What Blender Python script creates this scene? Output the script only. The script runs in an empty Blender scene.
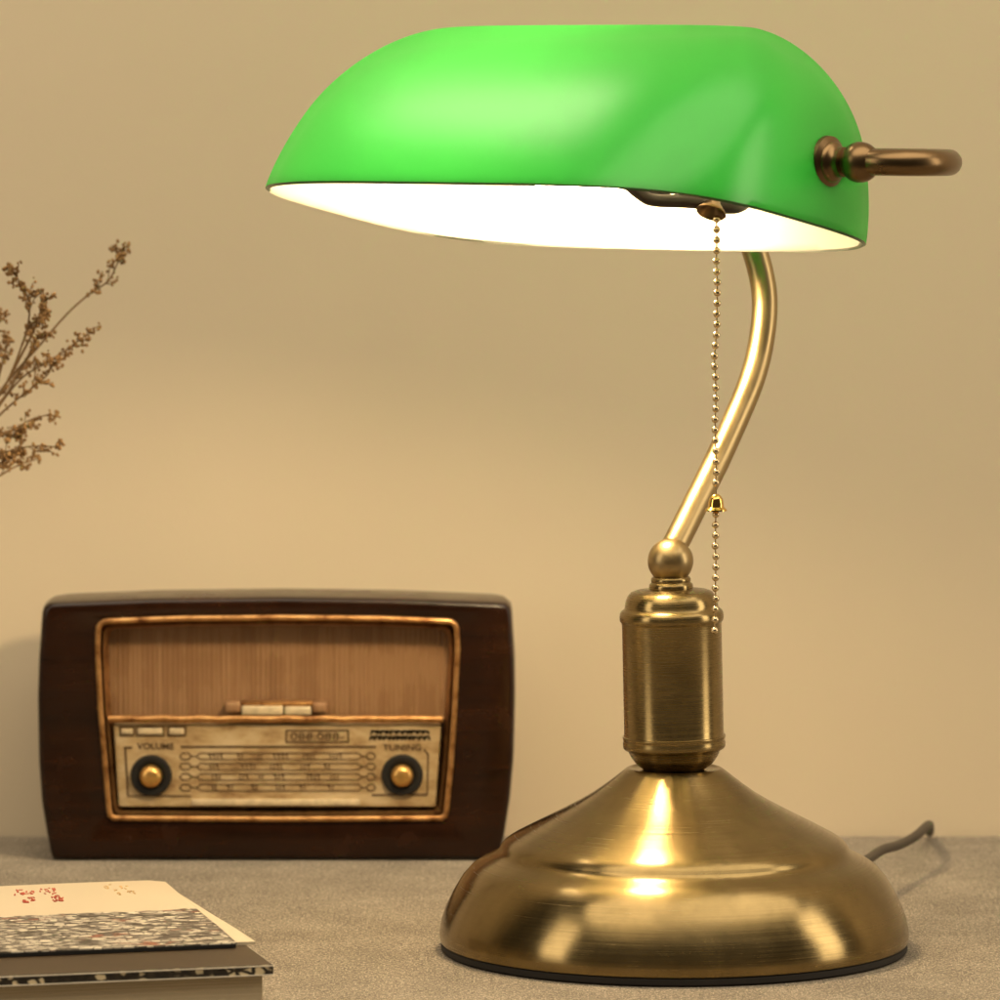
import bpy, bmesh, math, random
from mathutils import Vector, Matrix, noise as mnoise

PI = math.pi
R = math.radians
sc = bpy.context.scene
COL = sc.collection

# ------------------------------------------------------------------ camera
F = 6500.0                      # focal length in 1/1000 of the picture width
TH = R(5.21)
D = 2.674
HC = 0.4313
CAM = Vector((0, -D, HC))
FWD = Vector((0, math.cos(TH), -math.sin(TH)))
UP = Vector((0, math.sin(TH), math.cos(TH)))


def at(px, py, Y):
    """Point of the vertical plane at depth Y seen at picture position px, py."""
    d = Vector((1, 0, 0)) * ((px - 500) / F) - UP * ((py - 500) / F) + FWD
    return CAM + d * ((Y + D) / d.y)


def at_z(px, py, z):
    d = Vector((1, 0, 0)) * ((px - 500) / F) - UP * ((py - 500) / F) + FWD
    return CAM + d * ((z - HC) / d.z)


def proj(p):
    q = Vector(p) - CAM
    w = q.dot(FWD)
    return (500 + F * q.x / w, 500 - F * q.dot(UP) / w)


cam_data = bpy.data.cameras.new('camera')
cam = bpy.data.objects.new('camera', cam_data)
COL.objects.link(cam)
cam.location = CAM
cam.rotation_euler = (PI / 2 - TH, 0, 0)
cam_data.sensor_width = 36
cam_data.lens = 36 * F / 1000
cam_data.clip_end = 50
cam_data.dof.use_dof = True
cam_data.dof.focus_distance = 2.66
cam_data.dof.aperture_fstop = 16
sc.camera = cam

# ------------------------------------------------------------------ helpers


def tag(o, label=None, cat=None, group=None, kind=None):
    if label:
        o['label'] = label
    if cat:
        o['category'] = cat
    if group:
        o['group'] = group
    if kind:
        o['kind'] = kind
    return o


def empty(name, loc, label, cat):
    o = bpy.data.objects.new(name, None)
    o.empty_display_size = 0.02
    COL.objects.link(o)
    o.location = loc
    return tag(o, label, cat)


def obj(name, bm, mat, parent=None, smooth=True, angle=40):
    bmesh.ops.recalc_face_normals(bm, faces=bm.faces)
    me = bpy.data.meshes.new(name)
    bm.to_mesh(me)
    bm.free()
    mats = mat if isinstance(mat, (list, tuple)) else [mat]
    for m in mats:
        me.materials.append(m)
    if smooth:
        for p in me.polygons:
            p.use_smooth = True
        if angle is not None:
            me.set_sharp_from_angle(angle=R(angle))
    o = bpy.data.objects.new(name, me)
    COL.objects.link(o)
    if parent:
        o.parent = parent
    return o


def lathe(bm, prof, n=96, M=None):
    rings = []
    for r, z in prof:
        if r < 1e-6:
            rings.append([bm.verts.new((0, 0, z))])
        else:
            rings.append([bm.verts.new((r * math.cos(2 * PI * i / n), r * math.sin(2 * PI * i / n), z)) for i in range(n)])
    for a, b in zip(rings, rings[1:]):
        for i in range(n):
            j = (i + 1) % n
            if len(a) == 1 and len(b) == 1:
                continue
            if len(a) == 1:
                bm.faces.new((a[0], b[i], b[j]))
            elif len(b) == 1:
                bm.faces.new((a[i], a[j], b[0]))
            else:
                bm.faces.new((a[i], a[j], b[j], b[i]))
    vs = [v for r in rings for v in r]
    if M is not None:
        for v in vs:
            v.co = M @ v.co
    return vs


def smooth_path(pts, per=8):
    """Catmull-Rom through the points."""
    P = [Vector(p) for p in pts]
    P = [P[0] * 2 - P[1]] + P + [P[-1] * 2 - P[-2]]
    out = []
    for i in range(1, len(P) - 2):
        p0, p1, p2, p3 = P[i - 1:i + 3]
        for k in range(per):
            t = k / per
            out.append(0.5 * ((2 * p1) + (p2 - p0) * t + (2 * p0 - 5 * p1 + 4 * p2 - p3) * t * t + (3 * p1 - p0 - 3 * p2 + p3) * t ** 3))
    out.append(P[-2].copy())
    return out


def tube(bm, path, r, n=16, closed=False, cap=True, flat=1.0):
    path = [Vector(p) for p in path]
    N = len(path)
    rings = []
    prev = None
    for i, p in enumerate(path):
        if closed:
            t = path[(i + 1) % N] - path[i - 1]
        else:
            t = path[min(i + 1, N - 1)] - path[max(i - 1, 0)]
        t.normalize()
        if prev is None:
            ref = Vector((0, 0, 1)) if abs(t.z) < 0.9 else Vector((0, 1, 0))
            u = t.cross(ref).normalized()
        else:
            u = (prev - t * prev.dot(t)).normalized()
        prev = u
        v = t.cross(u)
        rr = r(i / (N - 1)) if callable(r) else r
        rings.append([bm.verts.new(p + u * (rr * math.cos(2 * PI * k / n)) + v * (rr * flat * math.sin(2 * PI * k / n))) for k in range(n)])
    pairs = list(zip(rings, rings[1:]))
    if closed:
        pairs.append((rings[-1], rings[0]))
    for a, b in pairs:
        for k in range(n):
            bm.faces.new((a[k], a[(k + 1) % n], b[(k + 1) % n], b[k]))
    if cap and not closed:
        bm.faces.new(rings[0])
        bm.faces.new(rings[-1])


def box(bm, x0, x1, y0, y1, z0, z1, M=None, bevel=0.0, seg=2):
    vs = [bm.verts.new((x, y, z)) for x in (x0, x1) for y in (y0, y1) for z in (z0, z1)]
    fs = [(0, 1, 3, 2), (4, 6, 7, 5), (0, 4, 5, 1), (2, 3, 7, 6), (0, 2, 6, 4), (1, 5, 7, 3)]
    faces = [bm.faces.new([vs[i] for i in f]) for f in fs]
    if bevel:
        es = list({e for f in faces for e in f.edges})
        r = bmesh.ops.bevel(bm, geom=es, offset=bevel, segments=seg, affect='EDGES', profile=0.5)
        vs = list({v for v in r['verts']} | {v for v in vs if v.is_valid})
    if M is not None:
        for v in vs:
            if v.is_valid:
                v.co = M @ v.co
    return vs


def ball(bm, c, r, u=12, v=8, s=(1, 1, 1), M=None):
    """A small sphere (optionally stretched, turned by M) at c."""
    c = Vector(c)

    def pt3(x, y, z):
        q = Vector((x * s[0], y * s[1], z * s[2]))
        return bm.verts.new(c + (M @ q if M is not None else q))
    top, bot = pt3(0, 0, r), pt3(0, 0, -r)
    rings = []
    for a in range(1, v):
        ph = PI * a / v
        rings.append([pt3(r * math.sin(ph) * math.cos(2 * PI * b / u), r * math.sin(ph) * math.sin(2 * PI * b / u), r * math.cos(ph)) for b in range(u)])
    for b in range(u):
        d = (b + 1) % u
        bm.faces.new((top, rings[0][b], rings[0][d]))
        bm.faces.new((bot, rings[-1][d], rings[-1][b]))
        for q0, q1 in zip(rings, rings[1:]):
            bm.faces.new((q0[b], q1[b], q1[d], q0[d]))


def resample(pts, n):
    P = [Vector(p) for p in pts]
    P.append(P[0])
    L = [0]
    for a, b in zip(P, P[1:]):
        L.append(L[-1] + (b - a).length)
    out = []
    j = 0
    for i in range(n):
        s = L[-1] * i / n
        while L[j + 1] < s:
            j += 1
        t = (s - L[j]) / max(L[j + 1] - L[j], 1e-12)
        out.append(P[j].lerp(P[j + 1], t))
    return out


def round_poly(pts, seg=6):
    """pts: (x, z, radius) -> rounded polygon as 2-D vectors."""
    out = []
    n = len(pts)
    for i in range(n):
        p = Vector(pts[i][:2])
        r = pts[i][2]
        a = Vector(pts[i - 1][:2]) - p
        b = Vector(pts[(i + 1) % n][:2]) - p
        if r <= 0:
            out.append(p)
            continue
        r = min(r, a.length * .45, b.length * .45)
        s, e = p + a.normalized() * r, p + b.normalized() * r
        for k in range(seg + 1):
            t = k / seg
            out.append(s * (1 - t) ** 2 + p * 2 * t * (1 - t) + e * t * t)
    return out


# ------------------------------------------------------------------ materials
def new_mat(name):
    m = bpy.data.materials.new(name)
    m.use_nodes = True
    nt = m.node_tree
    return m, nt, nt.nodes, nt.links, nt.nodes['Principled BSDF']


def mapping(nodes, links, scale, coord='Object'):
    tc = nodes.new('ShaderNodeTexCoord')
    mp = nodes.new('ShaderNodeMapping')
    mp.inputs['Scale'].default_value = scale
    links.new(tc.outputs[coord], mp.inputs['Vector'])
    return mp.outputs['Vector']


def noise_tex(nodes, links, vec, scale, detail=4, rough=.5, dist=0):
    n = nodes.new('ShaderNodeTexNoise')
    n.inputs['Scale'].default_value = scale
    n.inputs['Detail'].default_value = detail
    n.inputs['Roughness'].default_value = rough
    n.inputs['Distortion'].default_value = dist
    links.new(vec, n.inputs['Vector'])
    return n.outputs['Fac']


def ramp(nodes, links, fac, stops):
    r = nodes.new('ShaderNodeValToRGB')
    el = r.color_ramp.elements
    while len(el) < len(stops):
        el.new(0.5)
    for e, (p, c) in zip(el, stops):
        e.position = p
        e.color = (*c, 1) if len(c) == 3 else c
    links.new(fac, r.inputs['Fac'])
    return r.outputs['Color']


def maprange(nodes, links, fac, a, b, c=0, d=1):
    m = nodes.new('ShaderNodeMapRange')
    m.inputs[1].default_value, m.inputs[2].default_value = a, b
    m.inputs[3].default_value, m.inputs[4].default_value = c, d
    links.new(fac, m.inputs[0])
    return m.outputs[0]


def bump(nodes, links, h, bsdf, strength, dist):
    b = nodes.new('ShaderNodeBump')
    b.inputs['Strength'].default_value = strength
    b.inputs['Distance'].default_value = dist
    links.new(h, b.inputs['Height'])
    links.new(b.outputs['Normal'], bsdf.inputs['Normal'])


def brass(name, c0, c1, rough, aniso, brush=True, radial=True):
    m, nt, N, L, b = new_mat(name)
    b.inputs['Metallic'].default_value = 1
    b.inputs['Anisotropic'].default_value = aniso
    v = mapping(N, L, (60, 60, 60))
    f = noise_tex(N, L, v, 1.0, 5, .6)
    L.new(ramp(N, L, f, [(.3, c0), (.7, c1)]), b.inputs['Base Color'])
    if brush:
        v2 = mapping(N, L, (12, 12, 2600))
        f2 = noise_tex(N, L, v2, 1.0, 3, .6)
        f3 = noise_tex(N, L, mapping(N, L, (35, 35, 35)), 1, 6, .7, .8)
        av = N.new('ShaderNodeMath')
        av.operation = 'MULTIPLY_ADD'
        L.new(f3, av.inputs[0])
        av.inputs[1].default_value = .7
        L.new(f2, av.inputs[2])
        L.new(maprange(N, L, av.outputs[0], .5, 1.1, rough - .05, rough + .10), b.inputs['Roughness'])
        bump(N, L, f2, b, .035, .0001)
    else:
        L.new(maprange(N, L, f, .3, .7, rough - .04, rough + .06), b.inputs['Roughness'])
    if radial and aniso:
        t = N.new('ShaderNodeTangent')
        t.direction_type = 'RADIAL'
        t.axis = 'Z'
        L.new(t.outputs[0], b.inputs['Tangent'])
        b.inputs['Anisotropic Rotation'].default_value = .25
    return m


M_BRASS = brass('brushed_antique_brass', (.215, .157, .070), (.290, .213, .098), .19, .8)
M_BRASS_C = brass('brushed_column_brass', (.262, .192, .086), (.328, .240, .108), .24, .75)
M_BRASS_T = brass('antique_brass_tube', (.36, .268, .135), (.43, .322, .165), .35, 0, brush=False)
M_BRONZE = brass('dark_antique_bronze', (.165, .108, .055), (.225, .148, .075), .30, 0, brush=False)
M_CHAIN = brass('chain_brass', (.68, .54, .33), (.80, .66, .43), .24, 0, brush=False)


def simple(name, col, rough=.5, metal=0, var=.15, scale=80, coat=0):
    m, nt, N, L, b = new_mat(name)
    b.inputs['Roughness'].default_value = rough
    b.inputs['Metallic'].default_value = metal
    b.inputs['Coat Weight'].default_value = coat
    v = mapping(N, L, (scale,) * 3)
    f = noise_tex(N, L, v, 1.0, 4, .6)
    lo = tuple(c * (1 - var) for c in col)
    hi = tuple(min(1, c * (1 + var)) for c in col)
    L.new(ramp(N, L, f, [(.3, lo), (.7, hi)]), b.inputs['Base Color'])
    return m


M_FELT = simple('black_felt', (.012, .009, .007), .8)
M_SOCKET = simple('dark_bakelite', (.012, .007, .004), .4)
M_CORD = simple('grey_cord_rubber', (.050, .038, .026), .55)
M_GOLD = simple('gold_plastic', (.85, .55, .16), .12, 1)
M_KNOB_GOLD = simple('aged_gold_paint', (.62, .36, .11), .30, .75, .25, 400)
M_BLACK = simple('black_paint', (.004, .003, .002), .75)
M_FADED = simple('faded_brown_ink', (.11, .058, .024), .6)
M_INK = simple('dark_brown_ink', (.07, .035, .012), .6)
M_RED = simple('red_ink', (.42, .06, .03), .6)
M_TAN = simple('pale_ochre_ink', (.62, .42, .20), .6)


def wall_mat():
    m, nt, N, L, b = new_mat('beige_wall_paint')
    v = mapping(N, L, (1, 1, 1))
    f = noise_tex(N, L, v, 3, 5, .55)
    L.new(ramp(N, L, f, [(.3, (.665, .560, .405)), (.7, (.705, .590, .425))]), b.inputs['Base Color'])
    b.inputs['Roughness'].default_value = .75
    f2 = noise_tex(N, L, v, 260, 6, .6)
    bump(N, L, f2, b, .10, .001)
    return m


def cloth_mat():
    m, nt, N, L, b = new_mat('woven_linen')
    va = mapping(N, L, (420, 1300, 1))
    vb = mapping(N, L, (1300, 420, 1))
    vc = mapping(N, L, (1, 1, 1))
    fa = noise_tex(N, L, va, 1, 2, .5)
    fb = noise_tex(N, L, vb, 1, 2, .5)
    fc = noise_tex(N, L, vc, 28, 5, .6)
    mx = N.new('ShaderNodeMath')
    mx.operation = 'MAXIMUM'
    L.new(fa, mx.inputs[0])
    L.new(fb, mx.inputs[1])
    ad = N.new('ShaderNodeMath')
    ad.operation = 'MULTIPLY_ADD'
    L.new(fc, ad.inputs[0])
    ad.inputs[1].default_value = .20
    L.new(mx.outputs[0], ad.inputs[2])
    L.new(ramp(N, L, ad.outputs[0], [(.51, (.075, .060, .043)), (.64, (.20, .166, .122)), (.80, (.50, .425, .325))]), b.inputs['Base Color'])
    b.inputs['Roughness'].default_value = .9
    b.inputs['Specular IOR Level'].default_value = .15
    b.inputs['Sheen Weight'].default_value = .15
    bump(N, L, mx.outputs[0], b, .8, .0012)
    return m


def shade_mats():
    # outer green cased glass
    m = bpy.data.materials.new('green_cased_glass')
    m.use_nodes = True
    N, L = m.node_tree.nodes, m.node_tree.links
    N.clear()
    out = N.new('ShaderNodeOutputMaterial')
    tr = N.new('ShaderNodeBsdfTranslucent')
    tr.inputs[0].default_value = (.075, .86, .15, 1)
    df = N.new('ShaderNodeBsdfDiffuse')
    df.inputs[0].default_value = (.035, .36, .04, 1)
    mx = N.new('ShaderNodeMixShader')
    mx.inputs[0].default_value = .45
    L.new(tr.outputs[0], mx.inputs[1])
    L.new(df.outputs[0], mx.inputs[2])
    gl = N.new('ShaderNodeBsdfGlossy')
    gl.inputs['Roughness'].default_value = .29
    fr = N.new('ShaderNodeFresnel')
    fr.inputs['IOR'].default_value = 1.5
    mn = N.new('ShaderNodeMath')
    mn.operation = 'MINIMUM'
    mn.inputs[1].default_value = .20
    L.new(fr.outputs[0], mn.inputs[0])
    m2 = N.new('ShaderNodeMixShader')
    L.new(mn.outputs[0], m2.inputs[0])
    L.new(mx.outputs[0], m2.inputs[1])
    L.new(gl.outputs[0], m2.inputs[2])
    L.new(m2.outputs[0], out.inputs[0])
    # inner white opal
    w = bpy.data.materials.new('white_opal_glass')
    w.use_nodes = True
    N, L = w.node_tree.nodes, w.node_tree.links
    N.clear()
    out = N.new('ShaderNodeOutputMaterial')
    tr = N.new('ShaderNodeBsdfTranslucent')
    tr.inputs[0].default_value = (.66, .64, .60, 1)
    df = N.new('ShaderNodeBsdfDiffuse')
    df.inputs[0].default_value = (.60, .58, .53, 1)
    mx = N.new('ShaderNodeMixShader')
    mx.inputs[0].default_value = .66
    L.new(tr.outputs[0], mx.inputs[1])
    L.new(df.outputs[0], mx.inputs[2])
    L.new(mx.outputs[0], out.inputs[0])
    return m, w


BULB_S = 205.0
BULB_C = (1.0, .74, .42)


def bulb_mat():
    m = bpy.data.materials.new('glowing_bulb')
    m.use_nodes = True
    N, L = m.node_tree.nodes, m.node_tree.links
    N.clear()
    out = N.new('ShaderNodeOutputMaterial')
    e = N.new('ShaderNodeEmission')
    e.inputs[0].default_value = (*BULB_C, 1)
    e.inputs[1].default_value = BULB_S
    L.new(e.outputs[0], out.inputs[0])
    return m


M_GREEN, M_OPAL = shade_mats()
M_BULB = bulb_mat()
M_EDGE = simple('dark_green_glass_edge', (.020, .105, .022), .25)

# ------------------------------------------------------------------ setting
WALL_Y = .333
bm = bmesh.new()
box(bm, -3, 3, WALL_Y, WALL_Y + .1, -.75, 2.4)
tag(obj('wall', bm, wall_mat(), smooth=False), 'plain beige painted wall behind the radio and lamp', 'wall', kind='structure')
bm = bmesh.new()
box(bm, -1.2, 1.2, -.65, WALL_Y - .0015, -.03, 0, bevel=.003)
tag(obj('tabletop', bm, cloth_mat(), smooth=False), 'tabletop covered in coarse grey brown linen', 'table', kind='structure')

# ------------------------------------------------------------------ the lamp
LX = at(674, 949, 0).x
LAMP = Vector((LX, 0, 0))
lamp = empty('desk_lamp', LAMP, 'lit brass desk lamp with a green glass shade and a bead pull chain', 'lamp')
K = .0004157


def lz(py):
    return at(674, py, 0).z


def prof(pts):
    return [(r * K, lz(y)) for r, y in pts]


# base
bm = bmesh.new()
P = [(0, .0038), (228 * K, .0038)] + [(233.5 * K, .0040), (234.5 * K, .0062)] + prof([
    (234.3, 930), (232.5, 919), (228, 906), (221, 892), (212, 877), (203, 866.8), (196, 862.0), (189, 858.4),
    (182.6, 855.4), (178.8, 853.2), (176.3, 851.0), (174.8, 848.8), (173.6, 846.4), (171.9, 844.0), (169.6, 841.6), (166.2, 839.0),
    (161, 835.8), (146, 827.9), (128, 818.7), (110, 809.5), (95, 801.4), (82, 793.6), (70, 785.2), (60, 777.6), (53, 772.0), (48.5, 768.6), (46.6, 767.6),
    (44.2, 767.6), (42.5, 768.8), (38, 769.3), (0, 769.3)])
lathe(bm, P, 160)
base = obj('base', bm, M_BRASS, lamp, angle=50)
bm = bmesh.new()
lathe(bm, [(0, .0002), (231 * K, .0002), (233 * K, .0010), (233 * K, .0030), (231.5 * K, .0036), (0, .0036)], 128)
obj('felt_pad', bm, M_FELT, base)

# column (leans a touch to the left)
COLZ = lz(769.3)
TILT = Matrix.Rotation(R(-1.3), 4, 'Y')
LEAN = Matrix.Translation((0.3 * K, 0, COLZ)) @ TILT
bm = bmesh.new()
pc = [(0, 770), (29, 770), (31.5, 768.3), (36, 765.2), (40, 761.0), (43, 756.6), (45.2, 752.4), (46.4, 749.6), (49.6, 748.6), (51, 746.6), (51.2, 742.5),
      (50.6, 740), (51, 738), (51.6, 736.6), (51.3, 735.6), (49.9, 735), (49.6, 733.5), (49.6, 680), (49.6, 624.2), (50, 622.6), (50.4, 621.4), (51.5, 620.2), (52, 617.5), (51.6, 613),
      (50.2, 610.4), (48.4, 609), (46.8, 607.6), (46.3, 604), (45.4, 599.8), (43.6, 595.6), (40.6, 592.2), (36, 590.4), (23, 589.2), (21.8, 588.6), (22, 586.4),
      (21.6, 584.2), (20.3, 582.8), (19.4, 581.8), (19.9, 580.6), (19.9, 578.6), (18.8, 577), (16, 575), (0, 575)]
lathe(bm, [(r * K, lz(y) - COLZ) for r, y in pc], 128)
column = obj('column', bm, M_BRASS_C, lamp, angle=50)
column.matrix_local = LEAN
bm = bmesh.new()
zb = lz(561) - COLZ
rb = 22.8 * K
lathe(bm, [(0, zb - rb)] + [(rb * math.cos(a), zb + rb * math.sin(a)) for a in [R(-90 + 180 * i / 24) for i in range(1, 24)]] + [(0, zb + rb)], 64)
jo = obj('ball_joint', bm, M_BRASS_T, lamp)
jo.matrix_local = LEAN

# ---- shade frame: u along the axis, v to the back, w up
PSI, TAU, ROLL = R(38), .2172, .01898
UX = Vector((math.cos(PSI), -math.sin(PSI), 0))
VX = Vector((math.sin(PSI), math.cos(PSI), 0))
WX = Vector((0, 0, 1))
rot_t = Matrix.Rotation(-TAU, 3, UX)          # front edge up, crest to the back
rot_r = Matrix.Rotation(-ROLL, 3, Vector((0, 1, 0)))
RT = rot_r @ rot_t
UX, VX, WX = rot_r @ UX, RT @ VX, RT @ WX
SC = at(563.3, 216.25, -.012) - LAMP                # centre of the rim


def S(u, v, w):
    return SC + UX * u + VX * v + WX * w


A0, B0, H0 = .12114, .08149, .08071


def shade_ring(t, off, n=144):
    """One horizontal ring of the shade at height fraction t; off shrinks it."""
    a = A0 * (1 - .15448 * t * t)
    if t > .43345:
        a -= .02817 * (1 - math.sqrt(1 - ((t - .43345) / .56655) ** 2))
    a -= off
    b = max(.0003, B0 * (1 - t ** 1.3) ** .41763 - off)
    h = (H0 - off) * t
    eu, ev = 4.34 - .114 * t, 3.455 - .114 * t
    pts = []
    for i in range(n):
        ph = 2 * PI * (i + .5) / n
        c, s = math.cos(ph), math.sin(ph)
        u = a * math.copysign(abs(c) ** (2 / eu), c)
        v = b * math.copysign(abs(s) ** (2 / ev), s) + .01553 * t
        pts.append((u, v, h))
    return pts


def shade_mesh():
    bm = bmesh.new()
    ts = [math.sin(PI / 2 * i / 40) for i in range(41)]
    ts[-1] = .99985
    outer = [[bm.verts.new(S(*p)) for p in shade_ring(t, 0)] for t in ts]
    inner = [[bm.verts.new(S(*p)) for p in shade_ring(t, .0024)] for t in ts]
    n = len(outer[0])

    def skin(rings, mi):
        for a, b in zip(rings, rings[1:]):
            for i in range(n):
                f = bm.faces.new((a[i], a[(i + 1) % n], b[(i + 1) % n], b[i]))
                f.material_index = mi
        f = bm.faces.new(rings[-1])
        f.material_index = mi
    skin(outer, 0)
    skin(inner, 1)
    mid = [bm.verts.new(S(p[0], p[1], p[2] - .0008)) for p in shade_ring(0, .0012)]
    for i in range(n):
        j = (i + 1) % n
        for a, b, mi in ((outer[0], mid, 2), (mid, inner[0], 1)):
            f = bm.faces.new((a[i], a[j], b[j], b[i]))
            f.material_index = mi
    return bm


shade = obj('shade', shade_mesh(), [M_GREEN, M_OPAL, M_EDGE], lamp, angle=60)

# ---- knobs and yoke
TUBE_R = 13.2 * K
KU, KV, KT = 0, .0145, .325
KW = H0 * KT
ua = .1176


def axis_matrix(origin, axis):
    axis = axis.normalized()
    x = axis.cross(Vector((0, 0, 1))).normalized()
    y = axis.cross(x)
    return Matrix.Translation(origin) @ Matrix((x, y, axis)).transposed().to_4x4()


def knob_at(sgn):
    bm = bmesh.new()
    m = .001
    P = [(0, 0), (10.0 * m, 0), (10.6 * m, .8 * m), (10.4 * m, 2.4 * m), (9.0 * m, 3.2 * m), (8.3 * m, 3.6 * m), (8.2 * m, 4.6 * m), (7.4 * m, 5.4 * m),
         (6.4 * m, 6.0 * m), (5.9 * m, 7.4 * m), (6.0 * m, 9.2 * m)]
    c, r = 16.9 * m, 8.2 * m
    for i in range(17):
        a = R(-58 + 148 * i / 16)
        P.append((max(0, r * math.cos(a)) if i < 16 else 0, c + r * math.sin(a)))
    lathe(bm, P, 48)
    o = obj('knob', bm, M_BRONZE, lamp)
    o.matrix_local = axis_matrix(S(sgn * ua, KV, KW), UX * sgn)
    return S(sgn * (ua + c), KV, KW)


kr = knob_at(1)
kl = knob_at(-1)
# yoke runs level from knob to knob round the back of the shade
BK = Vector((UX.y, -UX.x, 0)).normalized()      # level "back" direction
if BK.y < 0:
    BK = -BK
UL = UX.copy()


def yoke_pt(u, v, rise=.03):
    mid = (kr + kl) / 2
    return mid + UL * u + BK * v + Vector((0, 0, -v * rise))


hu = (kr - kl).length / 2
BEND = [(0, 0), (.011, .0003), (.020, .004), (.0245, .012), (.0238, .022), (.0193, .034), (.0112, .046), (-.0015, .0595), (-.017, .071), (-.036, .0785), (-.060, .0815)]
YK = [yoke_pt(hu + u, v) for u, v in BEND] + [yoke_pt(hu * .2, .083), yoke_pt(0, .0832), yoke_pt(-hu * .2, .083)] + [yoke_pt(-hu - u, v) for u, v in reversed(BEND)]
bm = bmesh.new()
tube(bm, smooth_path(YK, 4), TUBE_R * .97, 20)
obj('yoke', bm, M_BRONZE, lamp)
YM = yoke_pt(0, .0832)

# ---- curved arm from the ball joint to the middle of the yoke
arm_px = [(667.5, 559), (680.5, 534), (694, 507), (709, 477), (721, 452), (741.5, 406), (753, 376), (760.5, 346), (764.6, 312), (763, 284), (755, 252), (741, 218)]
py0, py1 = arm_px[0][1], 165
AP = []
for x, y in arm_px:
    f = (py0 - y) / (py0 - py1)
    AP.append(at(x, y, YM.y * f ** 1.2 + .026 * math.sin(PI * min(1, f))) - LAMP)
AP.append(YM)
bm = bmesh.new()
tube(bm, smooth_path(AP, 6), TUBE_R, 28)
obj('arm', bm, M_BRASS_T, lamp)

# ---- socket, bracket, bulb, chain guide
so_r = at(705, 158, -.020) - LAMP            # right end of socket (switch end)
ax = -UX
bm = bmesh.new()
m = .001
lathe(bm, [(0, -3 * m), (12 * m, -3 * m), (14 * m, -1 * m), (14.5 * m, 4 * m), (14.5 * m, 19 * m), (15.5 * m, 20 * m), (15.5 * m, 24 * m), (13.6 * m, 25 * m), (13.6 * m, 37 * m), (0, 37 * m)], 40)
socket = obj('socket', bm, M_SOCKET, lamp)
socket.matrix_local = axis_matrix(so_r, ax)
# bracket strip carrying the socket from the yoke
bm = bmesh.new()
b0 = at(624, 180, -.047) - LAMP
b1 = at(648, 200, -.048) - LAMP
b2 = at(692, 202, -.045) - LAMP
b3 = at(738, 208, -.035) - LAMP
b4 = at(744, 196, -.015) - LAMP
path = smooth_path([b0, b1.lerp(b0, .25), b1.lerp(b2, .15), b2, b3.lerp(b2, .1), b4, YM.lerp(b4, .4) + Vector((0, 0, .004)), YM], 5)
tube(bm, path, .0030, 10, flat=.9)
obj('socket_bracket', bm, M_SOCKET, lamp)
# bell-shaped chain guide under the socket
bell_c = at(711, 213, -.050) - LAMP
bm = bmesh.new()
lathe(bm, [(0, 6 * m), (2.2 * m, 6 * m), (2.8 * m, 4.6 * m), (4.2 * m, 3 * m), (5.6 * m, 1.4 * m), (6.2 * m, .5 * m), (6.2 * m, 0), (5.7 * m, -.2 * m), (4.6 * m, 1.2 * m), (2.4 * m, 3.2 * m), (1.4 * m, 4.6 * m), (0, 4.6 * m)], 36)
bell = obj('chain_guide', bm, M_BRONZE, lamp)
bell.matrix_local = Matrix.Translation(bell_c) @ Matrix.Rotation(R(17), 4, 'Y') @ Matrix.Rotation(R(-30), 4, 'X')
# bulb
bm = bmesh.new()
BR = .021
P = [(0, 35 * m), (12 * m, 35 * m), (12.5 * m, 42 * m), (15 * m, 50 * m), (18 * m, 57 * m)]
cz = 66 * m
for i in range(15):
    a = R(-25 + 115 * i / 14)
    P.append((BR * math.cos(a) if i < 14 else 0, cz + BR * math.sin(a)))
lathe(bm, P, 40)
bulb = obj('bulb', bm, M_BULB, lamp)
bulb.matrix_local = axis_matrix(so_r, ax)

# ---- bead chain
bm = bmesh.new()
rng = random.Random(4)
CY = -.050
key = [(717, 216), (717, 250), (717, 330), (714.8, 358), (715.6, 395), (715.3, 440), (716, 470), (716, 500), (715.5, 560), (715.6, 590), (714.8, 618), (714, 634)]


def chain_x(y):
    for (xa, ya), (xb, yb) in zip(key, key[1:]):
        if ya <= y <= yb:
            return xa + (xb - xa) * (y - ya) / (yb - ya)
    return key[-1][0]


y = 219.0
pp = []
while y < 637:
    p = at(chain_x(y) + rng.uniform(-.5, .5), y, CY) - LAMP
    pp.append(p)
    if not 493 < y < 509:
        ball(bm, p, 3.65 * K, 16, 12)
    y += 10.55
tube(bm, pp, .75 * K, 6)
chain = obj('pull_chain', bm, M_CHAIN, lamp)
bm = bmesh.new()
q = at(716, 511, CY) - LAMP
lathe(bm, [(0, 16.5 * K), (2.6 * K, 16.5 * K), (4.6 * K, 15 * K), (6.6 * K, 12 * K), (7.4 * K, 8 * K), (7.8 * K, 4 * K), (10.6 * K, 1.6 * K), (10.8 * K, .2 * K), (9.6 * K, 0), (6.4 * K, 2 * K), (5.6 * K, 7 * K), (0, 11 * K)], 36,
      Matrix.Translation(q))
obj('chain_bell', bm, M_GOLD, chain)

# ---- power cord
cp = [at(838, 868, .055), at(852, 866, .085), at(868, 859, .12), at(882, 850, .145), at(900, 844.5, .175), at(915, 836.5, .20), at(925, 828, .225), at(929, 825, .25), at(929.5, 828, .28), at(929.5, 832, .305), at(929.5, 839, .326)]
for p in cp:
    p.z = max(p.z, .004)
bm = bmesh.new()
tube(bm, smooth_path([p - LAMP for p in cp], 6), 5.2 * K, 14)
obj('power_cord', bm, M_CORD, lamp)

# ------------------------------------------------------------------ the radio
RY = .251
RB = at(277, 861, RY)
RB.z = 0
radio = empty('radio', RB, 'dark brown vintage table radio with cream dial and two gold knobs', 'radio')


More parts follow.
